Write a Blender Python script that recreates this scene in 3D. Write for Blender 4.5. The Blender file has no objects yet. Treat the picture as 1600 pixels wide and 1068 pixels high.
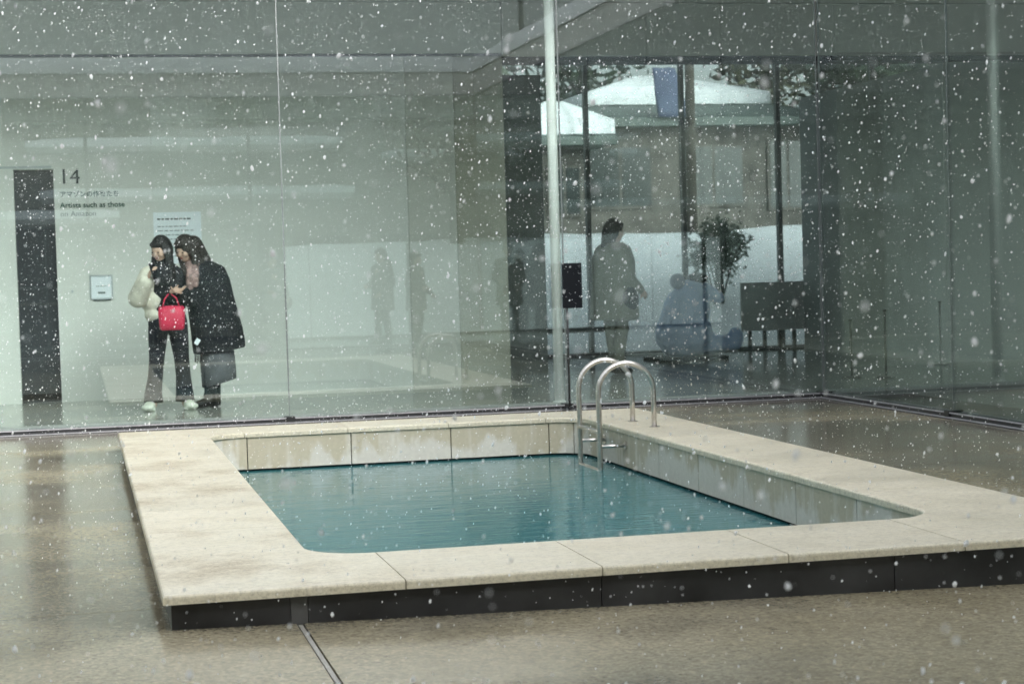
import bpy, bmesh, math, random
from mathutils import Vector, Matrix, Euler, noise

random.seed(7)
PI = math.pi
SC = bpy.context.scene
COL = SC.collection

# ------------------------------------------------------------------ camera
CAM = Vector((-.2612, -6.7876, 1.28))
YAW, PITCH, ROLL = .2291, -.0403, -.0294
fw = Vector((math.sin(YAW)*math.cos(PITCH), math.cos(YAW)*math.cos(PITCH), math.sin(PITCH)))
rt = Vector((math.cos(YAW), -math.sin(YAW), 0))
up = rt.cross(fw)
c_, s_ = math.cos(ROLL), math.sin(ROLL)
rt2 = rt*c_ + up*s_
up2 = up*c_ - rt*s_
cd = bpy.data.cameras.new('camera')
cam = bpy.data.objects.new('camera', cd)
COL.objects.link(cam)
m = Matrix((rt2, up2, -fw)).transposed().to_4x4()
m.translation = CAM
cam.matrix_world = m
cd.sensor_width = 36
cd.lens = 36*2905.9/1600
cd.clip_start = .05
cd.clip_end = 2000
cd.dof.use_dof = True
cd.dof.focus_distance = 9.5
cd.dof.aperture_fstop = 5.0
SC.camera = cam

# ------------------------------------------------------------------ world, sun, exposure
W = bpy.data.worlds.new('World')
SC.world = W
W.use_nodes = True
nt = W.node_tree
nt.nodes.clear()
sky = nt.nodes.new('ShaderNodeTexSky')
sky.sky_type = 'NISHITA'
sky.sun_disc = False
sky.sun_elevation = math.radians(26)
sky.sun_rotation = math.radians(150)
sky.dust_density = 4.0
sky.air_density = 1.0
hs = nt.nodes.new('ShaderNodeHueSaturation')
hs.inputs['Saturation'].default_value = .18
bg = nt.nodes.new('ShaderNodeBackground')
bg.inputs['Strength'].default_value = .15
wo = nt.nodes.new('ShaderNodeOutputWorld')
nt.links.new(sky.outputs[0], hs.inputs['Color'])
nt.links.new(hs.outputs[0], bg.inputs[0])
nt.links.new(bg.outputs[0], wo.inputs[0])

sl = bpy.data.lights.new('sun', 'SUN')
sl.energy = .95
sl.angle = math.radians(60)
sl.color = (1, .98, .95)
sun = bpy.data.objects.new('sun', sl)
COL.objects.link(sun)
sun.rotation_euler = (math.radians(63), 0, math.radians(30))

SC.view_settings.view_transform = 'Standard'
SC.view_settings.look = 'None'
SC.view_settings.exposure = 2.0
SC.view_settings.gamma = 1
SC.cycles.use_denoising = True
SC.cycles.max_bounces = 14
SC.cycles.transparent_max_bounces = 40
SC.cycles.diffuse_bounces = 5
SC.cycles.glossy_bounces = 5
SC.cycles.caustics_reflective = False
SC.cycles.caustics_refractive = False
SC.cycles.sample_clamp_indirect = 6

# ------------------------------------------------------------------ materials
def newmat(name):
    m = bpy.data.materials.new(name)
    m.use_nodes = True
    n = m.node_tree
    b = n.nodes['Principled BSDF']
    return m, n, b

def L(n, a, b): n.links.new(a, b)

def pos(n, scale=(1, 1, 1)):
    g = n.nodes.new('ShaderNodeNewGeometry')
    mp = n.nodes.new('ShaderNodeMapping')
    mp.inputs['Scale'].default_value = scale
    L(n, g.outputs['Position'], mp.inputs['Vector'])
    return mp.outputs[0]

def tex(n, scale, detail=4, vec=None, rough=.55):
    t = n.nodes.new('ShaderNodeTexNoise')
    t.inputs['Scale'].default_value = scale
    t.inputs['Detail'].default_value = detail
    t.inputs['Roughness'].default_value = rough
    L(n, vec if vec is not None else pos(n), t.inputs['Vector'])
    return t.outputs['Fac']

def ramp(n, fac, stops):
    r = n.nodes.new('ShaderNodeValToRGB')
    e = r.color_ramp.elements
    while len(e) < len(stops): e.new(.5)
    for k, (p, c) in zip(e, stops):
        k.position = p
        k.color = (c, c, c, 1) if isinstance(c, (int, float)) else (*c, 1)
    L(n, fac, r.inputs[0])
    return r.outputs[0]

def mixc(n, fac, a, b, mode='MIX'):
    x = n.nodes.new('ShaderNodeMix')
    x.data_type = 'RGBA'
    x.blend_type = mode
    for sock, v in ((0, fac), (6, a), (7, b)):
        if isinstance(v, (int, float)): x.inputs[sock].default_value = v
        elif isinstance(v, tuple): x.inputs[sock].default_value = (*v, 1)
        else: L(n, v, x.inputs[sock])
    return x.outputs[2]

def bump(n, b, h, strength=.2, dist=.01):
    u = n.nodes.new('ShaderNodeBump')
    u.inputs['Strength'].default_value = strength
    u.inputs['Distance'].default_value = dist
    L(n, h, u.inputs['Height'])
    L(n, u.outputs[0], b.inputs['Normal'])

def simple(name, col, rough=.6, var=.12, scale=6., metal=0., bmp=0., bscale=60., spec=.5):
    m, n, b = newmat(name)
    f = tex(n, scale)
    lo = tuple(c*(1-var) for c in col); hi = tuple(min(1, c*(1+var)) for c in col)
    L(n, ramp(n, f, [(.3, lo), (.7, hi)]), b.inputs['Base Color'])
    b.inputs['Roughness'].default_value = rough
    b.inputs['Metallic'].default_value = metal
    b.inputs['Specular IOR Level'].default_value = spec
    if bmp: bump(n, b, tex(n, bscale, 3), bmp, .01)
    return m

def mat_concrete():
    m, n, b = newmat('wet_aggregate_concrete')
    vo = n.nodes.new('ShaderNodeTexVoronoi'); vo.inputs['Scale'].default_value = 95
    L(n, pos(n), vo.inputs['Vector'])
    sc_ = n.nodes.new('ShaderNodeSeparateColor'); L(n, vo.outputs['Color'], sc_.inputs[0])
    fine = sc_.outputs[0]
    grit = tex(n, 34, 4, rough=.75)
    big = tex(n, .8, 6)
    big2 = tex(n, .5, 5, pos(n, (1, 1.25, 1)))
    base = mixc(n, ramp(n, big, [(.38, 0.), (.62, 1.)]), (.245, .220, .152), (.315, .288, .212))
    c = mixc(n, .42, base, ramp(n, fine, [(.0, .35), (.25, .85), (.7, 1.05), (1., 1.7)]), 'MULTIPLY')
    c = mixc(n, .42, c, ramp(n, grit, [(.36, .45), (.5, 1.), (.66, 1.6)]), 'MULTIPLY')
    wet = ramp(n, big2, [(.42, 0.), (.56, 1.)])
    c = mixc(n, 1., c, mixc(n, wet, (.72, .72, .73), (1.08, 1.06, 1.0)), 'MULTIPLY')
    oi = n.nodes.new('ShaderNodeObjectInfo')
    c = mixc(n, 1., c, ramp(n, oi.outputs['Random'], [(0, .9), (1, 1.08)]), 'MULTIPLY')
    L(n, c, b.inputs['Base Color'])
    L(n, ramp(n, big2, [(.38, .07), (.62, .24)]), b.inputs['Roughness'])
    b.inputs['IOR'].default_value = 1.4
    bump(n, b, grit, .15, .004)
    return m

def mat_travertine():
    m, n, b = newmat('travertine_coping')
    vein = tex(n, 3.0, 7, pos(n, (1, 2.4, 1)), .72)
    blot = tex(n, 1.7, 5)
    fine = tex(n, 42, 5, pos(n, (1, 1.4, 1)), .88)
    pit = tex(n, 160, 2)
    c = mixc(n, ramp(n, vein, [(.3, 0.), (.7, 1.)]), (.535, .495, .375), (.605, .57, .455))
    # rusty run-off stain along the left coping
    g = n.nodes.new('ShaderNodeNewGeometry')
    sx = n.nodes.new('ShaderNodeSeparateXYZ')
    L(n, g.outputs['Position'], sx.inputs[0])
    inx = n.nodes.new('ShaderNodeMapRange'); inx.inputs[1].default_value = .95; inx.inputs[2].default_value = .55
    L(n, sx.outputs[0], inx.inputs[0])
    st = mixc(n, 1., ramp(n, blot, [(.50, 0.), (.68, .9)]), ramp(n, fine, [(.40, 1.), (.60, .35)]), 'MULTIPLY')
    mul = n.nodes.new('ShaderNodeMath'); mul.operation = 'MULTIPLY'
    L(n, st, mul.inputs[0]); L(n, inx.outputs[0], mul.inputs[1])
    c = mixc(n, mul.outputs[0], c, (.29, .23, .14))
    c = mixc(n, .8, c, ramp(n, fine, [(.36, .58), (.5, 1.0), (.64, 1.18)]), 'MULTIPLY')
    c = mixc(n, ramp(n, pit, [(.30, .55), (.36, 0.)]), c, (.24, .22, .17))
    oi = n.nodes.new('ShaderNodeObjectInfo')
    c = mixc(n, 1., c, ramp(n, oi.outputs['Random'], [(0, .93), (1, 1.06)]), 'MULTIPLY')
    L(n, c, b.inputs['Base Color'])
    L(n, ramp(n, blot, [(.35, .32), (.7, .6)]), b.inputs['Roughness'])
    bump(n, b, fine, .15, .003)
    return m

def mat_poolwall():
    m, n, b = newmat('stained_stone_panel')
    st = tex(n, 3.0, 5, pos(n, (1, 1, .45)), .6)
    dr = tex(n, 9., 3, pos(n, (1, 1, .09)), .5)
    g = n.nodes.new('ShaderNodeNewGeometry')
    sx = n.nodes.new('ShaderNodeSeparateXYZ'); L(n, g.outputs['Position'], sx.inputs[0])
    mr = n.nodes.new('ShaderNodeMapRange')
    mr.inputs[1].default_value = -.16; mr.inputs[2].default_value = .12
    mr.inputs[3].default_value = -.16; mr.inputs[4].default_value = .10
    L(n, sx.outputs[2], mr.inputs[0])
    ad = n.nodes.new('ShaderNodeMath'); L(n, st, ad.inputs[0]); L(n, mr.outputs[0], ad.inputs[1])
    k = ramp(n, ad.outputs[0], [(.43, 0.), (.50, 1.)])
    c = mixc(n, k, (.56, .54, .48), (.44, .40, .30))
    c = mixc(n, ramp(n, dr, [(.55, 0.), (.72, .8)]), c, (.62, .605, .55))
    c = mixc(n, .5, c, ramp(n, tex(n, 40, 3), [(.3, .85), (.7, 1.1)]), 'MULTIPLY')
    L(n, c, b.inputs['Base Color'])
    b.inputs['Roughness'].default_value = .5
    return m

def mat_water():
    m, n, b = newmat('pool_water')
    b.inputs['Base Color'].default_value = (.034, .160, .176, 1)
    b.inputs['Roughness'].default_value = .06
    b.inputs['IOR'].default_value = 1.333
    w1 = tex(n, 9, 3, pos(n, (.35, 1.3, 1)))
    w2 = tex(n, 30, 2, pos(n, (.4, 1.0, 1)))
    a = n.nodes.new('ShaderNodeMath'); a.operation = 'MULTIPLY_ADD'
    L(n, w2, a.inputs[0]); a.inputs[1].default_value = .25; L(n, w1, a.inputs[2])
    vo = n.nodes.new('ShaderNodeTexVoronoi'); vo.inputs['Scale'].default_value = 4.2
    L(n, pos(n, (1, 1, 0)), vo.inputs['Vector'])
    def mth(op, x, y=None):
        q = n.nodes.new('ShaderNodeMath'); q.operation = op
        for i_, v_ in enumerate((x, y)):
            if v_ is None: continue
            if isinstance(v_, (int, float)): q.inputs[i_].default_value = v_
            else: L(n, v_, q.inputs[i_])
        return q.outputs[0]
    dd = vo.outputs['Distance']
    rg_ = mth('MULTIPLY', mth('SINE', mth('MULTIPLY', dd, 62.)), mth('POWER', 2.718, mth('MULTIPLY', dd, -7.5)))
    hgt = mth('ADD', a.outputs[0], mth('MULTIPLY', rg_, .20))
    bump(n, b, hgt, .24, .02)
    return m

def mat_glass(name, tint, f0=.045):
    m = bpy.data.materials.new(name); m.use_nodes = True
    n = m.node_tree; n.nodes.clear()
    o = n.nodes.new('ShaderNodeOutputMaterial')
    lw = n.nodes.new('ShaderNodeLayerWeight'); lw.inputs['Blend'].default_value = .5
    p5 = n.nodes.new('ShaderNodeMath'); p5.operation = 'POWER'; p5.inputs[1].default_value = 5
    L(n, lw.outputs['Facing'], p5.inputs[0])
    ma = n.nodes.new('ShaderNodeMath'); ma.operation = 'MULTIPLY_ADD'
    ma.inputs[1].default_value = 1-f0; ma.inputs[2].default_value = f0
    L(n, p5.outputs[0], ma.inputs[0])
    t = n.nodes.new('ShaderNodeBsdfTransparent'); t.inputs[0].default_value = (*tint, 1)
    g = n.nodes.new('ShaderNodeBsdfGlossy'); g.inputs['Roughness'].default_value = .0
    g.inputs[0].default_value = (.96, 1, .99, 1)
    mx = n.nodes.new('ShaderNodeMixShader')
    L(n, ma.outputs[0], mx.inputs[0]); L(n, t.outputs[0], mx.inputs[1]); L(n, g.outputs[0], mx.inputs[2])
    L(n, mx.outputs[0], o.inputs[0])
    return m

def mat_flake():
    m = bpy.data.materials.new('snowflake'); m.use_nodes = True
    n = m.node_tree; n.nodes.clear()
    o = n.nodes.new('ShaderNodeOutputMaterial')
    d = n.nodes.new('ShaderNodeBsdfDiffuse'); d.inputs[0].default_value = (.95, .96, .97, 1)
    t = n.nodes.new('ShaderNodeBsdfTranslucent'); t.inputs[0].default_value = (.95, .96, .97, 1)
    mx = n.nodes.new('ShaderNodeMixShader'); mx.inputs[0].default_value = .5
    L(n, d.outputs[0], mx.inputs[1]); L(n, t.outputs[0], mx.inputs[2]); L(n, mx.outputs[0], o.inputs[0])
    return m

M = dict(
    concrete=mat_concrete(), travertine=mat_travertine(), poolwall=mat_poolwall(), water=mat_water(),
    glass=mat_glass('courtyard_glass', (.925, .967, .952), .095), glass_clear=mat_glass('street_glass', (.95, .97, .96), .03), glass_out=mat_glass('outer_glass', (.55, .59, .585), .06),
    flake=mat_flake(),
    joint=simple('joint_dark', (.03, .03, .03), .8),
    plinth=simple('dark_plinth_steel', (.024, .024, .025), .4, .75, 3.2),
    strip=simple('pale_metal_strip', (.27, .26, .23), .45, .15, 20),
    steel=simple('brushed_steel', (.58, .56, .53), .28, .08, 40, metal=1),
    alu=simple('aluminium_rail', (.40, .40, .42), .4, .1, 20),
    mullion=simple('grey_mullion', (.10, .105, .105), .5, .1), darkmetal=simple('dark_metal', (.035, .037, .04), .4, .2),
    seal=simple('glass_seal', (.16, .18, .18), .4, .1),
    sealdark=simple('glass_patch_fitting', (.02, .022, .024), .35, .1),
    white=simple('white_plaster', (.68, .70, .675), .75, .03, 2),
    dimbeige=simple('dimmed_wall_beige', (.58, .59, .55), .75, .05, 1.5), dimolive=simple('dimmed_wall_olive', (.40, .40, .34), .7, .12, 1.5),  # white wall's dim, brownish fade to the right, painted as two darker tones
    whitecol=simple('white_lacquer', (.93, .94, .92), .4, .01, 3),
    offwhite=simple('grey_plaster', (.52, .54, .53), .8, .1, 1.2),
    greywall=simple('grey_wall', (.30, .33, .32), .7, .12, 1.),
    ceil=simple('ceiling_board', (.66, .66, .64), .85, .03, 2),
    infloor=simple('polished_concrete', (.36, .375, .35), .16, .12, 2.0),
    grille=simple('floor_grille', (.50, .50, .51), .4, .08, 8),
    darkgrille=simple('dark_floor_grille', (.05, .05, .052), .4, .1, 8),
    charcoal=simple('charcoal_paint', (.15, .165, .16), .6, .15, 1.5),
    greyconc=simple('fair_faced_concrete', (.42, .44, .43), .8, .1, 1.),
    doorgrey=simple('door_grey', (.055, .06, .068), .22, .08, 2),
    black=simple('black_paint', (.008, .010, .013), .8, .1, spec=.15),
    ink=simple('ink', (.035, .05, .055), .7, .1),
    inkgreen=simple('ink_green', (.03, .085, .07), .7, .1),
    inkpale=simple('ink_pale', (.17, .22, .21), .7, .1),
    paper=simple('paper', (.80, .86, .92), .6, .02),
    plate=simple('plate_frame', (.45, .50, .52), .4, .05),
    snow=simple('snow', (.86, .88, .91), .8, .03, 1.5, bmp=.4, bscale=7),
    soil=simple('ground', (.10, .095, .08), .9, .2),
    wood=simple('dark_timber', (.105, .096, .085), .7, .45, 3),
    greenroof=simple('green_metal_roof', (.075, .10, .09), .45, .12, 2),
    beigewall=simple('beige_render', (.24, .23, .20), .8, .12, 1),
    shade=simple('window_glass_dark', (.045, .052, .052), .2, .1),
    bark=simple('bark', (.055, .047, .038), .9, .3, 9, bmp=.5, bscale=25),
    leaf=simple('evergreen_leaf', (.040, .062, .036), .7, .45, 1.1),
    leaf2=simple('olive_leaf', (.085, .085, .045), .7, .4, 1.3),
    skin=simple('skin', (.62, .42, .33), .5, .05),
    hair=simple('black_hair', (.010, .009, .010), .5, .3, 30, bmp=.6, bscale=90),
    hairbrown=simple('brown_hair', (.022, .016, .014), .5, .3, 30, bmp=.6, bscale=90),
    puffer=simple('cream_puffer', (.70, .67, .58), .8, .16, 16, bmp=1., bscale=17),
    blackcloth=simple('black_cloth', (.012, .013, .018), .85, .3, 12),
    navycoat=simple('black_wool_coat', (.010, .012, .017), .9, .35, 9, bmp=.4, bscale=30),
    denim=simple('black_denim', (.014, .016, .024), .85, .4, 7),
    skirt=simple('grey_wool_skirt', (.115, .122, .14), .9, .15, 14),
    shoe=simple('white_shoe', (.74, .77, .68), .5, .05),
    boot=simple('black_leather', (.010, .010, .011), .35, .2),
    magenta=simple('crimson_bag', (.62, .018, .075), .55, .1, 12),
    scarf=simple('patterned_scarf', (.30, .20, .19), .9, .7, 28),
    eye=simple('eye', (.015, .012, .012), .2, .05),
    lip=simple('lip', (.42, .14, .13), .5, .05),
    olive=simple('olive_coat', (.21, .215, .18), .85, .2, 6),
    greycoat=simple('charcoal_coat', (.05, .055, .06), .85, .2, 6),
    paleblue=simple('pale_blue_lacquer', (.36, .50, .80), .5, .08, 2),
    bluesteel=simple('pale_blue_ball', (.35, .38, .52), .3, .1, 6),
    panelgrey=simple('grey_panel', (.40, .41, .40), .6, .15, 2),
    bluereflect=simple('blue_reflection_shape', (.09, .11, .18), .9, .15, 3),
)

# ------------------------------------------------------------------ mesh helpers
ORG = {}

class MB:
    def __init__(s): s.v = []; s.f = []; s.smooth = False
    def add(s, vs, fs):
        o = len(s.v); s.v += [Vector(p) for p in vs]; s.f += [tuple(i+o for i in f) for f in fs]; return s
    def box(s, a, b):
        x0, y0, z0 = a; x1, y1, z1 = b
        vs = [(x, y, z) for z in (z0, z1) for y in (y0, y1) for x in (x0, x1)]
        return s.add(vs, [(0, 2, 3, 1), (4, 5, 7, 6), (0, 1, 5, 4), (2, 6, 7, 3), (0, 4, 6, 2), (1, 3, 7, 5)])
    def prism(s, poly, z0, z1):
        n = len(poly)
        vs = [(x, y, z0) for x, y in poly]+[(x, y, z1) for x, y in poly]
        fs = [tuple(range(n-1, -1, -1)), tuple(range(n, 2*n))]+[(i, (i+1) % n, n+(i+1) % n, n+i) for i in range(n)]
        return s.add(vs, fs)
    def tube(s, pts, r, seg=10, caps=True):
        pts = [Vector(p) for p in pts]; n = len(pts)
        rs = r if isinstance(r, (list, tuple)) else [r]*n
        prev = None; rings = []
        for i, p in enumerate(pts):
            t = (pts[min(i+1, n-1)]-pts[max(i-1, 0)]).normalized()
            if prev is None:
                a = Vector((0, 0, 1)) if abs(t.z) < .9 else Vector((1, 0, 0))
                u = t.cross(a).normalized()
            else:
                u = (prev-t*prev.dot(t)).normalized()
            w = t.cross(u); prev = u
            rings.append([p+(u*math.cos(2*PI*k/seg)+w*math.sin(2*PI*k/seg))*rs[i] for k in range(seg)])
        vs = [q for g in rings for q in g]
        fs = [(i*seg+k, i*seg+(k+1) % seg, (i+1)*seg+(k+1) % seg, (i+1)*seg+k) for i in range(n-1) for k in range(seg)]
        if caps: fs += [tuple(range(seg-1, -1, -1)), tuple(range((n-1)*seg, n*seg))]
        s.smooth = True
        return s.add(vs, fs)
    def ell(s, c, r, rot=None, nu=12, nv=8):
        c = Vector(c); R = rot if rot else Matrix.Identity(3)
        if isinstance(r, (int, float)): r = (r, r, r)
        vs = [c+R @ Vector((0, 0, -r[2]))]
        for j in range(1, nv):
            th = -PI/2+PI*j/nv
            for i in range(nu):
                ph = 2*PI*i/nu
                vs.append(c+R @ Vector((r[0]*math.cos(th)*math.cos(ph), r[1]*math.cos(th)*math.sin(ph), r[2]*math.sin(th))))
        vs.append(c+R @ Vector((0, 0, r[2])))
        t = len(vs)-1; fs = []
        for i in range(nu):
            fs.append((0, 1+(i+1) % nu, 1+i))
            fs.append((t, 1+(nv-2)*nu+i, 1+(nv-2)*nu+(i+1) % nu))
            for j in range(nv-2):
                a = 1+j*nu; fs.append((a+i, a+(i+1) % nu, a+nu+(i+1) % nu, a+nu+i))
        s.smooth = True
        return s.add(vs, fs)
    def cap(s, a, b, ra, rb, seg=12):
        a = Vector(a); b = Vector(b); d = (b-a)
        l = d.length; d = d/l if l > 1e-6 else Vector((0, 0, 1))
        pts = []; rs = []
        for k in range(5):
            an = PI/2*(1-k/4); pts.append(a-d*ra*math.sin(an)); rs.append(max(ra*math.cos(an), ra*.05))
        for k in range(5):
            an = PI/2*k/4; pts.append(b+d*rb*math.sin(an)); rs.append(max(rb*math.cos(an), rb*.05))
        return s.tube(pts, rs, seg)
    def loft(s, rings, closed=True):
        n = len(rings[0]); vs = [p for g in rings for p in g]
        fs = [(i*n+k, i*n+(k+1) % n, (i+1)*n+(k+1) % n, (i+1)*n+k) for i in range(len(rings)-1) for k in range(n)]
        if closed: fs += [tuple(range(n-1, -1, -1)), tuple(range((len(rings)-1)*n, len(rings)*n))]
        s.smooth = True
        return s.add(vs, fs)
    def build(s, name, mat, parent=None, bevel=0., bseg=2, smooth=None):
        me = bpy.data.meshes.new(name)
        if parent is not None: o0 = ORG[parent.name]
        else:
            xs = [p.x for p in s.v]; ys = [p.y for p in s.v]; zs = [p.z for p in s.v]
            o0 = Vector(((min(xs)+max(xs))/2, (min(ys)+max(ys))/2, min(zs)))
        me.from_pydata([tuple(p-o0) for p in s.v], [], s.f)
        bm = bmesh.new(); bm.from_mesh(me)
        bmesh.ops.recalc_face_normals(bm, faces=bm.faces)
        if bevel: bmesh.ops.bevel(bm, geom=list(bm.edges), offset=bevel, segments=bseg, affect='EDGES', profile=.5)
        bm.to_mesh(me); bm.free()
        sm = s.smooth if smooth is None else smooth
        if sm:
            for p in me.polygons: p.use_smooth = True
        me.materials.append(M[mat] if isinstance(mat, str) else mat)
        o = bpy.data.objects.new(name, me); COL.objects.link(o)
        if parent is not None: o.parent = parent
        else: o.location = o0
        ORG[o.name] = o0
        return o

def empty(name, loc, label=None, cat=None, group=None, kind=None):
    o = bpy.data.objects.new(name, None); COL.objects.link(o)
    o.location = loc; o.empty_display_size = .1
    ORG[o.name] = Vector(loc)
    return tag(o, label, cat, group, kind)

def tag(o, label=None, cat=None, group=None, kind=None):
    if label: o['label'] = label
    if cat: o['category'] = cat
    if group: o['group'] = group
    if kind: o['kind'] = kind
    return o

def remesh(mb, name, mat, parent, voxel=.012, smooth=4):
    """fuse overlapping closed shapes into one continuous skin"""
    me = bpy.data.meshes.new('tmp'); me.from_pydata([tuple(p) for p in mb.v], [], mb.f)
    bm = bmesh.new(); bm.from_mesh(me); bmesh.ops.recalc_face_normals(bm, faces=bm.faces); bm.to_mesh(me); bm.free()
    t = bpy.data.objects.new('tmp', me); COL.objects.link(t)
    r = t.modifiers.new('r', 'REMESH'); r.mode = 'VOXEL'; r.voxel_size = voxel
    if smooth:
        sm = t.modifiers.new('s', 'SMOOTH'); sm.factor = .5; sm.iterations = smooth
    dg = bpy.context.evaluated_depsgraph_get(); dg.update()
    out = bpy.data.meshes.new_from_object(t.evaluated_get(dg))
    bpy.data.objects.remove(t); bpy.data.meshes.remove(me)
    o0 = ORG[parent.name] if parent is not None else Vector((sum(v.co.x for v in out.vertices)/len(out.vertices),
         sum(v.co.y for v in out.vertices)/len(out.vertices), min(v.co.z for v in out.vertices)))
    out.transform(Matrix.Translation(-o0))
    for p in out.polygons: p.use_smooth = True
    out.materials.clear(); out.materials.append(M[mat])
    out.name = name
    o = bpy.data.objects.new(name, out); COL.objects.link(o)
    if parent is not None: o.parent = parent
    else: o.location = o0
    ORG[o.name] = o0
    return o

def text(name, body, size, x, y, z, mat, parent, bold=0.):
    c = bpy.data.curves.new(name, 'FONT'); c.body = body; c.size = size; c.extrude = .002; c.offset = bold
    t = bpy.data.objects.new('tmp', c); COL.objects.link(t)
    dg = bpy.context.evaluated_depsgraph_get(); dg.update()
    me = bpy.data.meshes.new_from_object(t.evaluated_get(dg))
    bpy.data.objects.remove(t)
    o0 = ORG[parent.name] if parent is not None else Vector((x, y, z))
    me.transform(Matrix.Translation(Vector((x, y, z))-o0) @ Matrix.Rotation(PI/2, 4, 'X'))
    me.materials.clear(); me.materials.append(M[mat])
    o = bpy.data.objects.new(name, me); COL.objects.link(o)
    if parent is not None: o.parent = parent
    else: o.location = o0
    ORG[o.name] = o0
    return o

# ------------------------------------------------------------------ setting: ground and floors
GY, GX = 9.13, 6.378            # planes of the back and right courtyard glass
OY, LX = -5.67, -5.9            # planes of the opposite and left glass
def smooth01(t): t = max(0, min(1, t)); return t*t*(3-2*t)
def zfl(x, y):                  # the yard falls a little towards the front right
    return -.0175*max(0, x)*(1-smooth01((y-.2)/4))*smooth01((y+5.6)/2) if x < 6.6 else 0

def hill(x, y):
    h = 0
    if y > 18.6: h += 1.95*smooth01((y-19.2)/5.0)*(1+.10*noise.noise(Vector((x*.5, y*.5, 0))))*smooth01((x-4)/3)
    if y < -10.6: h += 2.0*smooth01((-11.8-y)/4.5)*(1+.2*noise.noise(Vector((x*.4, y*.4, 3))))
    return h
g = MB()
xs = [-300, -120, -60]+[-30+i*1. for i in range(61)]+[60, 120, 300]
ys = [-300, -120, -60]+[-36+i*1. for i in range(85)]+[70, 130, 300]
vs = [(x, y, -.16+hill(x, y)+(.05*noise.noise(Vector((x*.7, y*.7, 1))) if y > 18.6 or y < -10.6 else 0)) for y in ys for x in xs]
nx = len(xs)
g.add(vs, [(j*nx+i, j*nx+i+1, (j+1)*nx+i+1, (j+1)*nx+i) for j in range(len(ys)-1) for i in range(nx-1)])
tag(g.build('snow_ground', 'snow', smooth=True), 'snow covered ground outside the glass building', 'ground', kind='structure')

PX0, PX1, PY0, PY1 = .08, 3.96, .08, 7.30      # hole under the pool
yard = MB().box((LX+.02, OY+.02, -.15), (PX0, GY-.02, -.115)).box((PX1, OY+.02, -.15), (GX-.02, GY-.02, -.115))
yard = yard.box((PX0+.001, OY+.02, -.15), (PX1-.001, PY0, -.115)).box((PX0+.001, PY1, -.15), (PX1-.001, GY-.02, -.115)).build('courtyard_floor', 'joint')
tag(yard, 'wet aggregate concrete paving of the courtyard', 'floor', kind='structure')
xb = [LX+.08, -3.2, .495, 4.05, GX-.09]
yb = [OY+.08, -2.8, .5, 3.72, 7.25, GY-.09]
for i in range(4):
    for j in range(5):
        gl = .018 if i == 1 or i == 2 else .004
        x0 = xb[i]+(.014 if i == 2 else .004); x1 = xb[i+1]-(.014 if i == 1 else .004)
        y0 = yb[j]+.004; y1 = yb[j+1]-.004
        gx = sorted(set([x0+(x1-x0)*k/8 for k in range(9)]+[v for v in (PX0, PX1) if x0 < v < x1]))
        gy = sorted(set([y0+(y1-y0)*k/8 for k in range(9)]+[v for v in (PY0, PY1) if y0 < v < y1]))
        mb = MB(); nn = len(gx); q = [(x, y, zfl(x, y)) for y in gy for x in gx]; n2 = len(q)
        allv = q+[(x, y, -.114) for x, y, z in q]; fs = []
        for b in range(len(gy)-1):
            for a in range(nn-1):
                if gx[a] >= PX0-1e-6 and gx[a+1] <= PX1+1e-6 and gy[b] >= PY0-1e-6 and gy[b+1] <= PY1+1e-6: continue
                fs.append((b*nn+a, b*nn+a+1, (b+1)*nn+a+1, (b+1)*nn+a))
        if not fs: continue
        ed = {}
        for f_ in fs:
            for k in range(4): ed[(f_[k], f_[(k+1) % 4])] = 1
        fs += [(u, u+n2, v+n2, v) for (u, v) in list(ed) if (v, u) not in ed]
        used = sorted(set(i_ for f_ in fs for i_ in f_)); mp = {u: k for k, u in enumerate(used)}
        allv = [allv[u] for u in used]; fs = [tuple(mp[i_] for i_ in f_) for f_ in fs]
        mb.add(allv, fs).build('concrete_slab', 'concrete', yard, smooth=False)
st = MB()
for k in range(12):
    y0 = -5.4+k*.45; y1 = y0+.45 if k < 11 else .02
    z0, z1 = zfl(.495, y0)-.003, zfl(.495, y1)-.003
    st.add([(.487, y0, z0), (.503, y0, z0), (.503, y1, z1), (.487, y1, z1), (.487, y0, -.1), (.503, y0, -.1), (.503, y1, -.1), (.487, y1, -.1)],
           [(0, 1, 2, 3), (0, 4, 5, 1), (1, 5, 6, 2), (2, 6, 7, 3), (3, 7, 4, 0)])
st.build('expansion_strip', 'strip', yard)

inf = MB()
inf.box((-16, 10.16, -.12), (16, 18.2, 0)).box((GX+.12, -10.3, -.12), (16, 10.15, 0)).box((-16, -10.3, -.12), (LX-.12, 10.15, 0)).box((LX-.11, -10.3, -.12), (GX+.11, OY-.12, 0))
inf = tag(inf.build('corridor_floor', 'infloor'), 'polished grey concrete floor of the glazed corridors', 'floor', kind='structure')
for k, (x0, x1) in enumerate([(-5.9, -3.44), (-3.44, -.98), (-.98, 1.476), (1.476, 3.936), (3.936, 6.378)]):
    MB().box((x0+.004, 9.25, -.1), (x1-.004, 10.145, -.002)).build('floor_grille', 'grille', inf)

for a, b in zip([-5.6, -3.7, -1.165, 1.41, 3.98, 6.555], [-3.7, -1.165, 1.41, 3.98, 6.555, 9.10]):
    MB().box((GX+.125, a+.004, .0005), (7.2, b-.004, .004)).build('floor_grille', 'darkgrille', inf)

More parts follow.
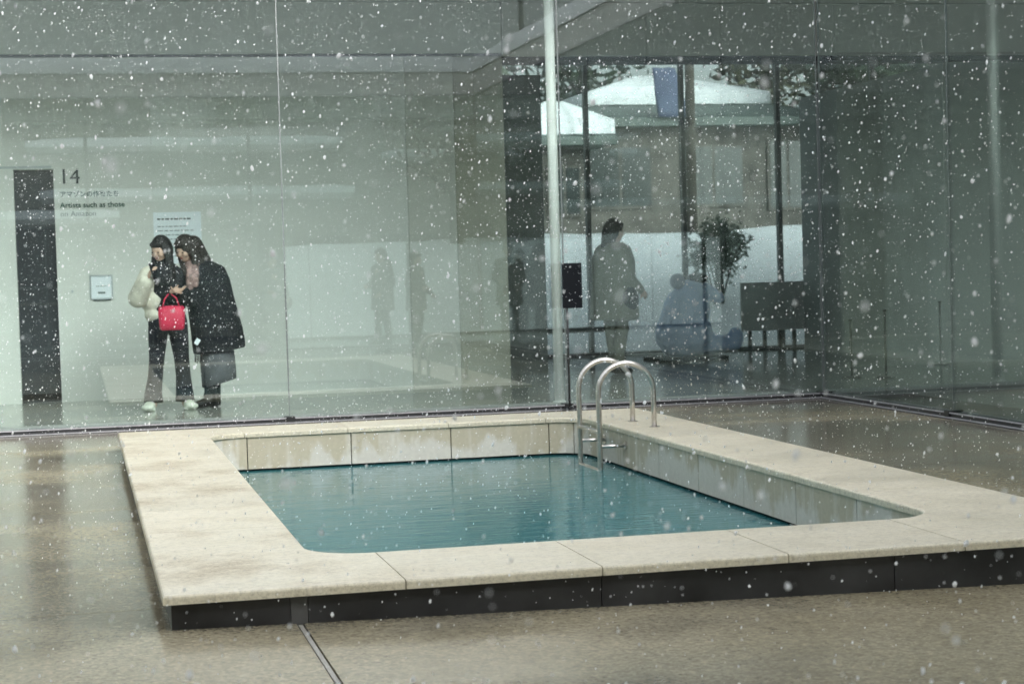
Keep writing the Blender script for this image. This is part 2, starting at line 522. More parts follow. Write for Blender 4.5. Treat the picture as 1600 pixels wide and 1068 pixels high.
# ------------------------------------------------------------------ swimming pool
PW, PD, H = 4.04, 7.385, .131
XI0, XI1, YI0, YI1, RF = .63, 3.42, .735, 6.82, .27
pool = empty('swimming_pool', (PW/2, PD/2, 0), 'raised rectangular swimming pool with cream stone coping and dark plinth', 'pool')
JX = [.89, 1.65, 2.405, 3.155]
JY = [1.70, 2.50, 3.30, 4.10, 4.90, 5.70]

def stone(poly, sharp):
    """coping stone: polygon prism, top edges rounded except at the joints in sharp"""
    bm = bmesh.new(); z0, z1 = .096, H; o0 = ORG[pool.name]
    lo = [bm.verts.new(Vector((x, y, z0))-o0) for x, y in poly]; hi = [bm.verts.new(Vector((x, y, z1))-o0) for x, y in poly]
    n = len(poly); bm.faces.new(lo[::-1]); bm.faces.new(hi); ed = []
    for i in range(n):
        bm.faces.new((lo[i], lo[(i+1) % n], hi[(i+1) % n], hi[i]))
    bm.edges.ensure_lookup_table()
    for i in range(n):
        e = bm.edges.get((hi[i], hi[(i+1) % n]))
        if i not in sharp: ed.append(e)
    bmesh.ops.recalc_face_normals(bm, faces=bm.faces)
    bmesh.ops.bevel(bm, geom=ed, offset=.013, segments=3, affect='EDGES', profile=.55, clamp_overlap=True)
    me = bpy.data.meshes.new('coping_stone'); bm.to_mesh(me); bm.free()
    me.materials.append(M['travertine'])
    o = bpy.data.objects.new('coping_stone', me); COL.objects.link(o); o.parent = pool; ORG[o.name] = o0

def arc(cx, cy, a0, a1, r, n=10):
    return [(cx+r*math.cos(a0+(a1-a0)*k/n), cy+r*math.sin(a0+(a1-a0)*k/n)) for k in range(n+1)]
J = .0022
# straight stones
for a, b in zip(JX[:-1], JX[1:]):
    stone([(a+J, 0), (b-J, 0), (b-J, YI0), (a+J, YI0)], (1, 3))
    stone([(a+J, YI1), (b-J, YI1), (b-J, PD), (a+J, PD)], (1, 3))
for a, b in zip(JY[:-1], JY[1:]):
    stone([(0, a+.0008), (XI0, a+.0008), (XI0, b-.0008), (0, b-.0008)], (0, 2))
    stone([(XI1, a+.0008), (PW, a+.0008), (PW, b-.0008), (XI1, b-.0008)], (0, 2))
# corner stones
x1, x4, y1, y6 = JX[0]-J, JX[3]+J, JY[0]-J, JY[-1]+J
rr = min(RF, JX[0]-XI0-.003)
def corner(pts, sharp): stone(pts, sharp)
A = arc(XI0+rr, YI0+rr, 1.5*PI, PI, rr)
p = [(0, 0), (x1, 0), (x1, YI0)]+A+[(XI0, y1), (0, y1)]; corner(p, (1, len(p)-2))
A = arc(XI1-rr, YI0+rr, 0, -.5*PI, rr)
p = [(PW, 0), (PW, y1), (XI1, y1)]+A+[(x4, YI0), (x4, 0)]; corner(p, (1, len(p)-2))
A = arc(XI1-rr, YI1-rr, .5*PI, 0, rr)
p = [(PW, PD), (x4, PD), (x4, YI1)]+A+[(XI1, y6), (PW, y6)]; corner(p, (1, len(p)-2))
A = arc(XI0+rr, YI1-rr, PI, .5*PI, rr)
p = [(0, PD), (0, y6), (XI0, y6)]+A+[(x1, YI1), (x1, PD)]; corner(p, (1, len(p)-2))

# dark plinth panels under the coping, one pale cover strip at the floor joint
E0 = .03
for a, b in [(E0, .462), (.528, 1.65), (1.654, 2.86), (2.864, PW-E0)]:
    MB().box((a, E0, -.14), (b, E0+.02, .095)).build('plinth_panel', 'plinth', pool)
    MB().box((a, PD-E0-.02, -.14), (b, PD-E0, .095)).build('plinth_panel', 'plinth', pool)
MB().box((.464, E0+.003, -.14), (.526, E0+.02, .088)).build('cover_strip', simple('grey_cover_strip', (.09, .09, .088), .5), pool)
for k in range(6):
    a = E0+.021+k*(PD-.102)/6; b = a+(PD-.102)/6-.004
    MB().box((E0, a, -.14), (E0+.02, b, .095)).build('plinth_panel', 'plinth', pool)
    MB().box((PW-E0-.02, a, -.14), (PW-E0, b, .095)).build('plinth_panel', 'plinth', pool)

# inner wall panels following the rounded basin
INS = .014
def path_pt(sd):
    """distance along rounded rectangle (clockwise from above start back-left of the back side) -> point, outward normal"""
    x0, x1, y0, y1 = XI0-INS, XI1+INS, YI0-INS, YI1+INS; r = rr+INS
    segs = [('l', (x0+r, y1), (1, 0), x1-x0-2*r), ('a', (x1-r, y1-r), .5*PI, r), ('l', (x1, y1-r), (0, -1), y1-y0-2*r),
            ('a', (x1-r, y0+r), 0, r), ('l', (x1-r, y0), (-1, 0), x1-x0-2*r), ('a', (x0+r, y0+r), -.5*PI, r),
            ('l', (x0, y0+r), (0, 1), y1-y0-2*r), ('a', (x0+r, y1-r), PI, r)]
    for sg in segs:
        ln = sg[3] if sg[0] == 'l' else r*PI/2
        if sd <= ln+1e-9:
            if sg[0] == 'l':
                px, py = sg[1][0]+sg[2][0]*sd, sg[1][1]+sg[2][1]*sd
                return (px, py), (-sg[2][1], sg[2][0])
            an = sg[2]-sd/r
            return (sg[1][0]+r*math.cos(an), sg[1][1]+r*math.sin(an)), (math.cos(an), math.sin(an))
        sd -= ln
    return path_pt(0)
r_ = rr+INS
LB = XI1-XI0+2*INS-2*r_; LS = YI1-YI0+2*INS-2*r_; LA = r_*PI/2
TOT = 2*LB+2*LS+4*LA
cuts = [0+.0, .909-(XI0-INS+r_), 1.673-(XI0-INS+r_), 2.424-(XI0-INS+r_), 3.181-(XI0-INS+r_)]
cuts = [c for c in cuts if c > .005]
base = LB+LA; yt = YI1+INS-r_
cuts += [base-LA*.5]
cuts += [base+yt-y for y in (6.42, 5.70, 4.90, 4.10, 3.30, 2.50, 1.70)]
base2 = LB+LA+LS+LA
cuts += [base2-LA*.4]+[base2+d for d in (.35, 1.1, 1.85)]+[base2+LB+LA*.5]
base3 = base2+LB+LA
cuts += [base3+.3+.8*k for k in range(6)]+[TOT-LA*.98]
cuts = sorted(c for c in cuts if 0 < c < TOT)
cuts = [cuts[0]]+[b for a, b in zip(cuts[:-1], cuts[1:]) if b-a > .05]
for k, a in enumerate(cuts):
    b = cuts[(k+1) % len(cuts)]
    if b <= a: b += TOT
    a += .004; b -= .004
    n = max(2, int((b-a)/.06)); rings = []
    for i in range(n+1):
        d = (a+(b-a)*i/n) % TOT
        (px, py), (nx_, ny_) = path_pt(d)
        rings.append([Vector((px, py, .092)), Vector((px+nx_*.03, py+ny_*.03, .092)), Vector((px+nx_*.03, py+ny_*.03, -.138)), Vector((px, py, -.138))])
    MB().loft(rings).build('wall_panel', 'poolwall', pool, smooth=False)
def ringwall(off0, off1, z0, z1):
    rings = []
    for i in range(121):
        (px, py), (nx_, ny_) = path_pt(TOT*(i % 120)/120)
        rings.append([Vector((px+nx_*off0, py+ny_*off0, z1)), Vector((px+nx_*off1, py+ny_*off1, z1)), Vector((px+nx_*off1, py+ny_*off1, z0)), Vector((px+nx_*off0, py+ny_*off0, z0))])
    return MB().loft(rings, closed=False)
ringwall(.034, .10, -.6, .090).build('basin_lining', 'joint', pool, smooth=False)

wp = []
for i in range(120):
    (px, py), (nx_, ny_) = path_pt(TOT*i/120); wp.append((px+nx_*.033, py+ny_*.033))
tag(MB().prism(wp[::-1], -.6, -.154).build('water', 'water'), 'rippled teal water in the pool', 'water', kind='structure')

# ladder
def arch(y):
    xw, xf, ztop = 3.245, 3.645, .588
    xm = (xw+xf)/2; rx = (xf-xw)/2
    pts = [(xw, y, z) for z in (-.45, -.2, 0, .2, ztop-rx)]
    pts += [(xm-rx*math.cos(t), y, ztop-rx+rx*math.sin(t)) for t in [PI*k/16 for k in range(1, 16)]]
    pts += [(xf, y, z) for z in (ztop-rx, .3, H-.01)]
    return pts
lad = empty('pool_ladder', (3.4, 5.9, H), 'curved stainless steel ladder at the far right edge of the pool', 'ladder')
for y in (6.17, 5.65):
    MB().tube(arch(y), .0185, 14).build('handrail', 'steel', lad)
    MB().tube([(3.645, y, H), (3.645, y, H+.006)], .036, 18).build('foot_flange', 'steel', lad, smooth=False)
    MB().tube([(3.25, y, .012), (XI1+INS-.004, y, .012)], .0125, 10).build('wall_bracket', 'steel', lad)
    MB().tube([(XI1+INS-.008, y, .012), (XI1+INS-.001, y, .012)], .032, 16).build('bracket_flange', 'steel', lad, smooth=False)
for z in (.115, -.16, -.38):
    MB().box((3.222, 5.66, z-.011), (3.268, 6.16, z+.011)).build('tread', 'steel', lad, bevel=.006)

# ------------------------------------------------------------------ glass walls
def glass_wall(name, label, axis, plane, cuts, skip=(), zt=4.2, mat='glass', inward=1, mull=0.):
    mid = (cuts[0]+cuts[-1])/2
    root = empty(name, (mid, plane, 0) if axis == 'x' else (plane, mid, 0), label, 'glass wall')
    def bx(a, b, d0, d1, z0, z1):
        lo, hi = sorted((plane+d0, plane+d1))
        return MB().box((a, lo, z0), (b, hi, z1)) if axis == 'x' else MB().box((lo, a, z0), (hi, b, z1))
    for k, (a, b) in enumerate(zip(cuts[:-1], cuts[1:])):
        if k in skip: continue
        bx(a+.006, b-.006, -.008, .008, .049, zt-.026).build('glass_pane', mat, root)
    for k, c in enumerate(cuts):
        if mull: bx(c-mull, c+mull, -.05, .05, .015, zt-.01).build('mullion', 'mullion', root)
        else:
            bx(c-.0045, c+.0045, -.0075, .0075, .05, zt-.026).build('glass_seal', 'seal', root)
            bx(c-.04, c+.04, -.064, .064, .002, .06).build('patch_fitting', 'sealdark', root)
    tr = bx(cuts[0], cuts[-1], -.045, .045, -.1, .048).build('base_track', 'darkmetal', root)
    sg_ = -1 if (axis == 'x' and plane > 0) or (axis == 'y' and plane > 0) else 1
    for d0, d1, z0, z1 in ((.046, .060, .041, .050), (.046, .075, .004, .012), (-.060, -.046, .041, .050)):
        bx(cuts[0], cuts[-1], sg_*d0, sg_*d1, z0, z1).build('rail', 'alu', tr)
    bx(cuts[0], cuts[-1], -.05, .05, zt-.025, zt-.001).build('head_track', 'alu', root)
    return root
glass_wall('courtyard_glass_wall', 'tall clear glass wall behind the pool, facing the white gallery wall', 'x', GY, [-5.86, -3.44, -.98, 1.476, 3.936, 6.36])
glass_wall('courtyard_glass_wall', 'tall clear glass wall along the right side of the courtyard', 'y', GX, [-5.6, -3.7, -1.165, 1.41, 3.98, 6.555, 9.10])
glass_wall('courtyard_glass_wall', 'tall glass wall with an open doorway, mirrored opposite the pool', 'x', OY, [-5.86, -3.5, -1.3, 1.0, 3.5, 6.36], skip=(2,))
glass_wall('courtyard_glass_wall', 'tall clear glass wall along the left side of the courtyard', 'y', LX, [-5.6, -3.15, -.7, 1.75, 4.2, 6.65, 9.10])
glass_wall('outer_glass_wall', 'outer glass wall in front of the snowy garden', 'x', 18.25, [4.45, 5.3, 6.72, 8.12, 9.55, 11., 12.5, 14.], mat='glass_out', mull=.03)
glass_wall('outer_glass_wall', 'outer glass wall mirrored behind the waiting visitors', 'x', -10.4, [-15, -12, -9, -6, -3, 0, 3, 6, 9, 12, 15], mat='glass_clear', mull=.03)

# ------------------------------------------------------------------ roofs, walls of the building
def snow_slab(x0, y0, x1, y1, z, t, parent, name='snow_layer'):
    nxx = max(4, int((x1-x0)/.35)); nyy = max(4, int((y1-y0)/.35)); top = []
    for j in range(nyy+1):
        for i in range(nxx+1):
            x = x0+(x1-x0)*i/nxx; y = y0+(y1-y0)*j/nyy
            e = min(x-x0, x1-x, y-y0, y1-y)
            w = .035*noise.noise(Vector((x*1.3, y*1.3, z)))
            h = t*(.72+.28*min(1, e/.3))+.05*noise.noise(Vector((x*.8, y*.8, z+4)))
            ox = -.04 if i == 0 else .04 if i == nxx else 0; oy = -.04 if j == 0 else .04 if j == nyy else 0
            top.append(Vector((x+(ox+w if ox else 0), y+(oy+w if oy else 0), z+h)))
    n = len(top); bot = [Vector((p.x, p.y, z)) for p in top]
    q = nxx+1
    fs = [(j*q+i, j*q+i+1, (j+1)*q+i+1, (j+1)*q+i) for j in range(nyy) for i in range(nxx)]
    rim = [i for i in range(nxx)]+[j*q+nxx for j in range(nyy)]+[nyy*q+nxx-i for i in range(nxx)]+[(nyy-j)*q for j in range(nyy)]
    fs += [(rim[k], rim[k]+n, rim[(k+1) % len(rim)]+n, rim[(k+1) % len(rim)]) for k in range(len(rim))]
    return MB().add(top+bot, fs).build(name, 'snow', parent, smooth=True)
def roof(label, a, b):
    r = empty('flat_roof', ((a[0]+b[0])/2, (a[1]+b[1])/2, 4.2), label, 'roof')
    MB().box((a[0], a[1], 4.2), (b[0], b[1], 4.56)).build('roof_slab', 'ceil', r)
    snow_slab(a[0], a[1], b[0], b[1], 4.562, .30, r)
roof('flat white roof over the corridor with the white gallery wall', (-16, GY-.02), (16, 18.7))
roof('flat white snow edged roof over the right hand corridor', (GX-.02, OY+.02), (16, GY-.03))
roof('flat white roof over the left hand corridor', (-16, OY+.02), (LX+.02, GY-.03))
roof('flat white snow edged roof mirrored high in the glass', (-16, -10.9), (16, OY+.01))

def volume(label, a, b, z0=4.57, z1=8.2, mat='offwhite'):
    r = empty('gallery_volume', ((a[0]+b[0])/2, (a[1]+b[1])/2, z0), label, 'building')
    MB().box((*a, z0), (*b, z1)).build('wall', mat, r)
    MB().box((a[0]-.03, a[1]-.03, z1+.001), (b[0]+.03, b[1]+.03, z1+.12)).build('parapet', 'alu', r)
volume('plain grey gallery block rising above the opposite roof', (-10, -10.6), (7.5, -7.0), z1=7.2)
volume('plain grey gallery block rising above the right roof', (7.6, -9), (15, 8), z1=7.8)

YW = 13.3
gw = empty('gallery_wall', (1.8, YW, 0), 'long white gallery wall behind the glass, with a grey doorway', 'wall')
MB().box((-9, YW, .0), (-.856, 17.9, 3.60)).build('wall_panel', 'white', gw)
MB().box((-.45, YW, .0), (3.30, 17.9, 3.60)).build('wall_panel', 'white', gw)
MB().box((3.304, YW, .0), (3.84, 17.9, 3.60)).build('wall_panel', 'dimbeige', gw)
MB().box((3.844, YW, .0), (4.40, 17.9, 3.60)).build('wall_panel', 'dimolive', gw)
MB().box((-.857, YW+.001, 2.44), (-.449, 17.9, 3.60)).build('lintel', 'white', gw)
MB().box((-9, YW+.03, 3.60), (4.37, 17.9, 3.635)).build('shadow_gap', 'darkmetal', gw)
MB().box((-9, YW, 3.635), (4.40, 17.9, 4.19)).build('bulkhead', 'white', gw)
MB().box((-4, YW-.012, 2.452), (-.47, YW-.001, 2.475)).build('door_rail', 'plate', gw)
d = MB().box((-.853, YW+.10, .002), (-.453, YW+.16, 2.435)).build('sliding_door', 'doorgrey')
tag(d, 'dark grey sliding door recessed in the white wall', 'door')
MB().box((-.85, YW+.095, 1.02), (-.46, YW+.099, 1.05)).build('push_bar', 'darkmetal', d)
MB().box((-.85, YW+.096, .03), (-.456, YW+.099, .09)).build('kick_strip', 'black', d)
hb = MB().box((4.41, YW, 3.60), (14, YW+.4, 4.19)).build('header_beam', 'ceil')
tag(hb, 'grey header beam under the ceiling beyond the white wall', 'beam')
MB().box((4.41, YW+.03, 3.54), (14, YW+.37, 3.599)).build('shadow_gap', 'black', hb)
rw = MB().box((9.75, 13.45, 0), (15.9, 17.9, 3.53)).build('grey_gallery_wall', 'greywall')
tag(rw, 'dark grey gallery wall seen through the right hand glass', 'wall')
lw_ = MB().box((-15.9, -10, 0), (-10.5, 12, 4.19)).build('side_gallery_wall', 'white')
tag(lw_, 'white gallery wall beyond the left glass', 'wall')
rw2 = MB().box((12.2, -10, 0), (15.9, 12.0, 4.19)).build('side_gallery_wall', 'greywall')
tag(rw2, 'grey gallery wall along the far side of the right corridor', 'wall')

pt = MB().box((4.42, 14.6, 0), (5.16, 14.78, 3.53)).build('added_dark_panel', 'charcoal')  # dark panel added to fill the dark band beside the wall end
tag(pt, 'tall charcoal panel added for the dark band between the white wall and the white column', 'partition')
lk = empty('added_locker_bank', (-2, -9.8, 0), 'added bank of dark lockers in the opposite corridor that keeps the reflection dark', 'lockers')  # unseen bank, added to darken what the glass mirrors over the women
MB().box((-7, -10.2, 0), (3.55, -9.62, 2.25)).build('carcass', 'charcoal', lk)
for k in range(17):
    for z in (.08, 1.17): MB().box((-6.97+k*.62, -9.619, z), (-6.97+k*.62+.60, -9.60, z+1.05)).build('locker_door', 'darkmetal', lk)

# wall lettering, notices
wt = empty('wall_lettering', (-.1, YW, 1.9), 'black room number 14 and exhibition title lettered on the white wall', 'sign')
text('room_number', '14', .225, -.40, YW-.0045, 2.285, 'ink', wt)
text('title_line', 'アマゾンの作家たち', .068, -.395, YW-.0045, 2.15, 'inkgreen', wt, .0008)
text('title_line', 'Artists such as those', .079, -.395, YW-.0045, 2.035, 'inkgreen', wt, .0008)
text('title_line', 'on Amazon', .079, -.395, YW-.0045, 1.945, 'inkpale', wt)
for o_ in wt.children:
    if o_.name.startswith('title_line'): o_['kind'] = 'stuff'
no = empty('wall_notice', (.81, YW, 1.55), 'pale blue paper notice with small print above the two women', 'notice')
MB().box((.56, YW-.006, 1.42), (1.06, YW-.001, 1.965)).build('sheet', 'paper', no)
for k in range(9):
    w = .36 if k == 0 else random.uniform(.30, .42)
    x = .60
    while x < .60+w:
        l = random.uniform(.02, .06)
        z = 1.885-k*.045-(.03 if k else 0)
        MB().box((x, YW-.009, z), (x+l, YW-.0065, z+(.016 if k == 0 else .009))).build('print', 'ink' if k == 0 else 'inkpale', no)
        x += l+.012
pl = empty('wall_plate', (0, YW, 1.06), 'small framed pale plaque on the white wall left of the women', 'plaque')
for a, b in [((-.12, 1.065), (-.108, 1.322)), ((.103, 1.065), (.115, 1.322)), ((-.107, 1.065), (.102, 1.079)), ((-.107, 1.308), (.102, 1.322))]:
    MB().box((a[0], YW-.022, a[1]), (b[0], YW-.001, b[1])).build('frame', 'plate', pl)
MB().box((-.1065, YW-.012, 1.0795), (.1015, YW-.001, 1.3075)).build('panel', 'paper', pl)
MB().box((-.04, YW-.015, 1.125), (.035, YW-.0125, 1.145)).build('print', 'inkpale', pl)
MB().box((-.06, YW-.015, 1.20), (.05, YW-.0125, 1.206)).build('print', 'inkpale', pl)
MB().box((-.09, YW-.02, 1.055), (.09, YW-.001, 1.0645)).build('ledge', 'ink', pl)
sw = MB().box((-.316, YW-.012, 1.145), (-.29, YW-.001, 1.172)).build('wall_switch', 'plate', bevel=.003)
tag(sw, 'tiny grey switch on the white wall between door and plaque', 'switch')

# white column, sign, stanchions
co = empty('white_column', (4.12, 10.1, 0), 'slender round white column just inside the glass', 'column')
MB().tube([(4.12, 10.1, .012), (4.12, 10.1, 4.19)], .0465, 24).build('shaft', 'whitecol', co)
MB().tube([(4.12, 10.1, 0.0), (4.12, 10.1, .011)], .06, 24).build('base_ring', 'whitecol', co, smooth=False)
sg = empty('sign_stand', (3.92, 8.9, 0), 'black notice board on a thin stand against the glass beside the white column', 'sign')
MB().tube([(3.905, 8.925, .02), (3.905, 8.925, 1.29)], .010, 10).build('post', 'darkmetal', sg)
MB().tube([(3.905, 8.925, 0), (3.905, 8.925, .02)], .07, 20).build('base', 'darkmetal', sg, smooth=False)
MB().box((3.862, 8.89, .905), (4.038, 8.914, 1.298)).build('board', 'black', sg, bevel=.006)
def stanchion(x, y, h, label):
    s = empty('barrier_post', (x, y, 0), label, 'post', 'thin barrier posts in the right hand corridor')
    MB().tube([(x, y, .02), (x, y, h)], .013, 10).build('post', 'darkmetal', s)
    MB().tube([(x, y, h-.002), (x, y, h+.02)], .02, 10).build('cap', 'darkmetal', s)
    MB().tube([(x, y, 0), (x, y, .02)], [.11, .10], 18).build('base', 'darkmetal', s, smooth=False)
stanchion(7.99, 11.33, .70, 'thin black barrier post, middle one of three behind the right glass')
stanchion(9.45, 13.03, .72, 'thin black barrier post nearest the grey wall behind the right glass')
stanchion(7.72, 11.6, .60, 'thin grey barrier post nearest the glass corner')

# ------------------------------------------------------------------ people
def frame(origin, fwd):
    """local axes: x = person's left, y = backwards, z = up, for a person facing fwd"""
    f = Vector(fwd).normalized(); z = Vector((0, 0, 1))
    x = z.cross(f).normalized()
    return lambda px, py, pz: Vector(origin)+x*px-f*py+z*pz

def head(body, c, fwd, r=.098, extra=None):
    """head with brow, nose, chin and ears; returns a rotation taking local (x side, -y front, z up)"""
    f = Vector(fwd).normalized(); x = Vector((0, 0, 1)).cross(f).normalized(); z = f.cross(x)
    R = Matrix((x, -f, z)).transposed(); c = Vector(c)
    P = lambda a, b, d: c+R @ Vector((a, b, d))
    body.ell(c, (r*.80, r*.98, r*1.16), R, 16, 12)
    body.ell(P(0, -r*.38, -r*.62), (r*.50, r*.55, r*.55), R)
    body.ell(P(0, -r*.98, -r*.16), (r*.13, r*.20, r*.26), R, 8, 6)
    for s in (-1, 1):
        body.ell(P(s*r*.82, 0, -r*.1), (r*.10, r*.22, r*.3), R, 8, 6)
        body.ell(P(s*r*.42, -r*.72, -r*.28), (r*.26, r*.22, r*.24), R, 8, 6)
    return P, R

def hand(body, wrist, direction, palm_n, curl=.6, side=1, s=1.):
    """palm, four bent fingers of different length, thumb leaving the side of the palm"""
    d = Vector(direction).normalized(); n = Vector(palm_n); n = (n-d*n.dot(d)).normalized(); w = d.cross(n)*side
    p = Vector(wrist)
    R = Matrix((w, n, d)).transposed()
    body.ell(p+d*.045*s, (.040*s, .016*s, .055*s), R, 10, 8)
    for k, ln in enumerate((.062, .072, .067, .052)):
        a = p+d*.085*s+w*(.027-.018*k)*s
        d1 = (d*math.cos(curl*.5)+n*math.sin(curl*.5)); d2 = (d*math.cos(curl*1.4)+n*math.sin(curl*1.4))
        b = a+d1*ln*.55*s; c = b+d2*ln*.5*s
        body.cap(a-d*.02*s, b, .0092*s, .0085*s, 8); body.cap(b, c, .0085*s, .0075*s, 8)
    a = p+d*.025*s+w*.034*s; b = a+(d*.6+w*.6+n*.3).normalized()*.034*s; c = b+(d*.9+w*.1+n*.5).normalized()*.028*s
    body.cap(a, b, .0115*s, .0105*s, 8); body.cap(b, c, .010*s, .0085*s, 8)

def ring(c, rx, ry, rot=0., n=28, wob=0., ph=0.):
    out = []
    for k in range(n):
        t = 2*PI*k/n; q = 1+wob*math.sin(5*t+ph)+wob*.6*math.sin(9*t+ph*2)
        x, y = rx*q*math.cos(t), ry*q*math.sin(t)
        out.append(Vector((c[0]+x*math.cos(rot)-y*math.sin(rot), c[1]+x*math.sin(rot)+y*math.cos(rot), c[2])))
    return out

def face_details(P, R, r, root):
    for s in (-1, 1):
        MB().ell(P(s*r*.33, -r*.90, r*.02), (r*.13, r*.06, r*.06), R, 8, 6).build('eye', 'eye', root)
    MB().ell(P(0, -r*.93, -r*.58), (r*.22, r*.06, r*.06), R, 8, 6).build('mouth', 'lip', root)

def woman_left():
    o = Vector((.58, 11.45, 0))
    root = empty('person', o, 'woman in cream puffer jacket and black trousers looking at a phone by the white wall', 'person')
    Q = lambda x, y, z: o+Vector((x, y, z))
    b = MB()
    P, R = head(b, Q(-.035, -.02, 1.545), (-.62, -.72, -.34), .098)
    b.cap(Q(-.015, .01, 1.36), Q(-.03, 0, 1.47), .05, .048)
    b.ell(Q(0, .02, 1.18), (.17, .105, .24)); b.ell(Q(0.01, .02, .93), (.155, .11, .16))
    sl, sr = Q(-.16, .02, 1.30), Q(.15, .0, 1.30)
    el, er = Q(-.27, -.10, 1.09), Q(.05, -.17, 1.10)
    wl, wr = Q(-.175, -.26, 1.27), Q(.03, -.25, 1.145)
    b.cap(sl, el, .045, .038); b.cap(el, wl, .037, .026)
    b.cap(sr, er, .045, .038); b.cap(er, wr, .037, .026)
    hand(b, wl, (.25, -.35, .75), (.9, .1, -.2), .9, 1); hand(b, wr, (.95, -.2, .05), (0, -.4, .9), .5, -1)
    for hx, kx, fx in ((-.075, -.11, -.155), (.09, .125, .145)):
        b.cap(Q(hx, .02, .88), Q(kx, 0, .50), .085, .055); b.cap(Q(kx, 0, .50), Q(fx, .02, .09), .052, .036)
        b.cap(Q(fx, .02, .06), Q(fx, -.09, .045), .034, .022)
    remesh(b, 'body', 'skin', root, .008, 2)
    face_details(P, R, .098, root)
    # hair: cap, fringe, long curtains falling to the chest
    h = MB()
    h.ell(P(0, .022, .022), (.098, .104, .118), R, 16, 12)
    h.ell(P(0, -.055, .072), (.072, .045, .034), R)
    h.cap(P(.082, .0, .0), Q(.075, -.10, 1.24), .036, .030); h.cap(P(.085, -.03, -.03), Q(.05, -.14, 1.26), .028, .022)
    h.cap(P(-.08, .02, .0), Q(-.12, -.05, 1.36), .034, .022)
    h.cap(P(0, .075, -.02), Q(.02, .10, 1.28), .075, .06)
    remesh(h, 'hair', 'hair', root, .009, 2)
    # black top
    t = MB()
    t.ell(Q(.015, .0, 1.20), (.185, .125, .23)); t.ell(Q(.02, 0, 1.0), (.165, .12, .14))
    t.cap(sr, er, .066, .062); t.cap(er, wr+Vector((-.01, .02, 0)), .062, .044)
    t.cap(Q(-.02, 0, 1.37), Q(-.03, -.01, 1.43), .066, .062)
    t.ell(Q(-.03, -.11, 1.30), (.10, .07, .12))
    remesh(t, 'sweater', 'blackcloth', root, .010, 3)
    # puffer jacket hanging on the phone side
    j = MB()
    j.ell(Q(-.10, .04, 1.22), (.15, .13, .16)); j.ell(Q(-.115, .03, 1.05), (.135, .14, .13)); j.ell(Q(-.10, .02, .92), (.115, .13, .09))
    j.cap(sl, el, .088, .092); j.cap(el, el.lerp(wl, .85), .094, .070)
    for k in range(5):
        j.ell(sl.lerp(el, k/4.5), .093)
        j.ell(el.lerp(wl, k/5.), .099-.006*k)
    j.ell(Q(-.08, .09, 1.36), (.10, .05, .06))
    remesh(j, 'puffer_jacket', 'puffer', root, .011, 5)
    # flared trousers
    for hx, kx, fx in ((-.075, -.11, -.155), (.09, .125, .145)):
        tr = MB(); tr.loft([ring(Q(fx, .02, .075), .092, .095, wob=.03), ring(Q(fx, .02, .16), .082, .088, wob=.03), ring(Q((fx+kx)/2, .01, .32), .070, .078, wob=.03, ph=1),
                            ring(Q(kx, 0, .50), .072, .082, wob=.02), ring(Q((kx+hx)/2, .01, .70), .092, .100), ring(Q(hx*.95, .02, .86), .108, .118), ring(Q(hx*.6, .02, .99), .105, .122)])
        tr.build('trouser_leg', 'denim', root)
    for fx, dx in ((-.155, -.04), (.145, .035)):
        s = MB(); s.ell(Q(fx+dx, -.06, .048), (.060, .135, .046)); s.ell(Q(fx+dx*1.6, -.13, .036), (.062, .085, .036)); s.ell(Q(fx+dx*.5, .03, .06), (.05, .06, .055))
        s.box(Q(fx+dx-.050, -.17, .001), Q(fx+dx+.050, .06, .022))
        remesh(s, 'shoe', 'shoe', root, .009, 3)
    ph = MB().box((-.036, -.004, -.072), (.036, .004, .072))
    Rm = Euler((math.radians(-25), 0, math.radians(35))).to_matrix()
    ph.v = [Rm @ v+wl+Vector((.055, -.055, .075)) for v in ph.v]
    tag(ph.build('phone', 'black', bevel=.002), 'black phone held up by the woman in the cream jacket', 'phone')
    return root

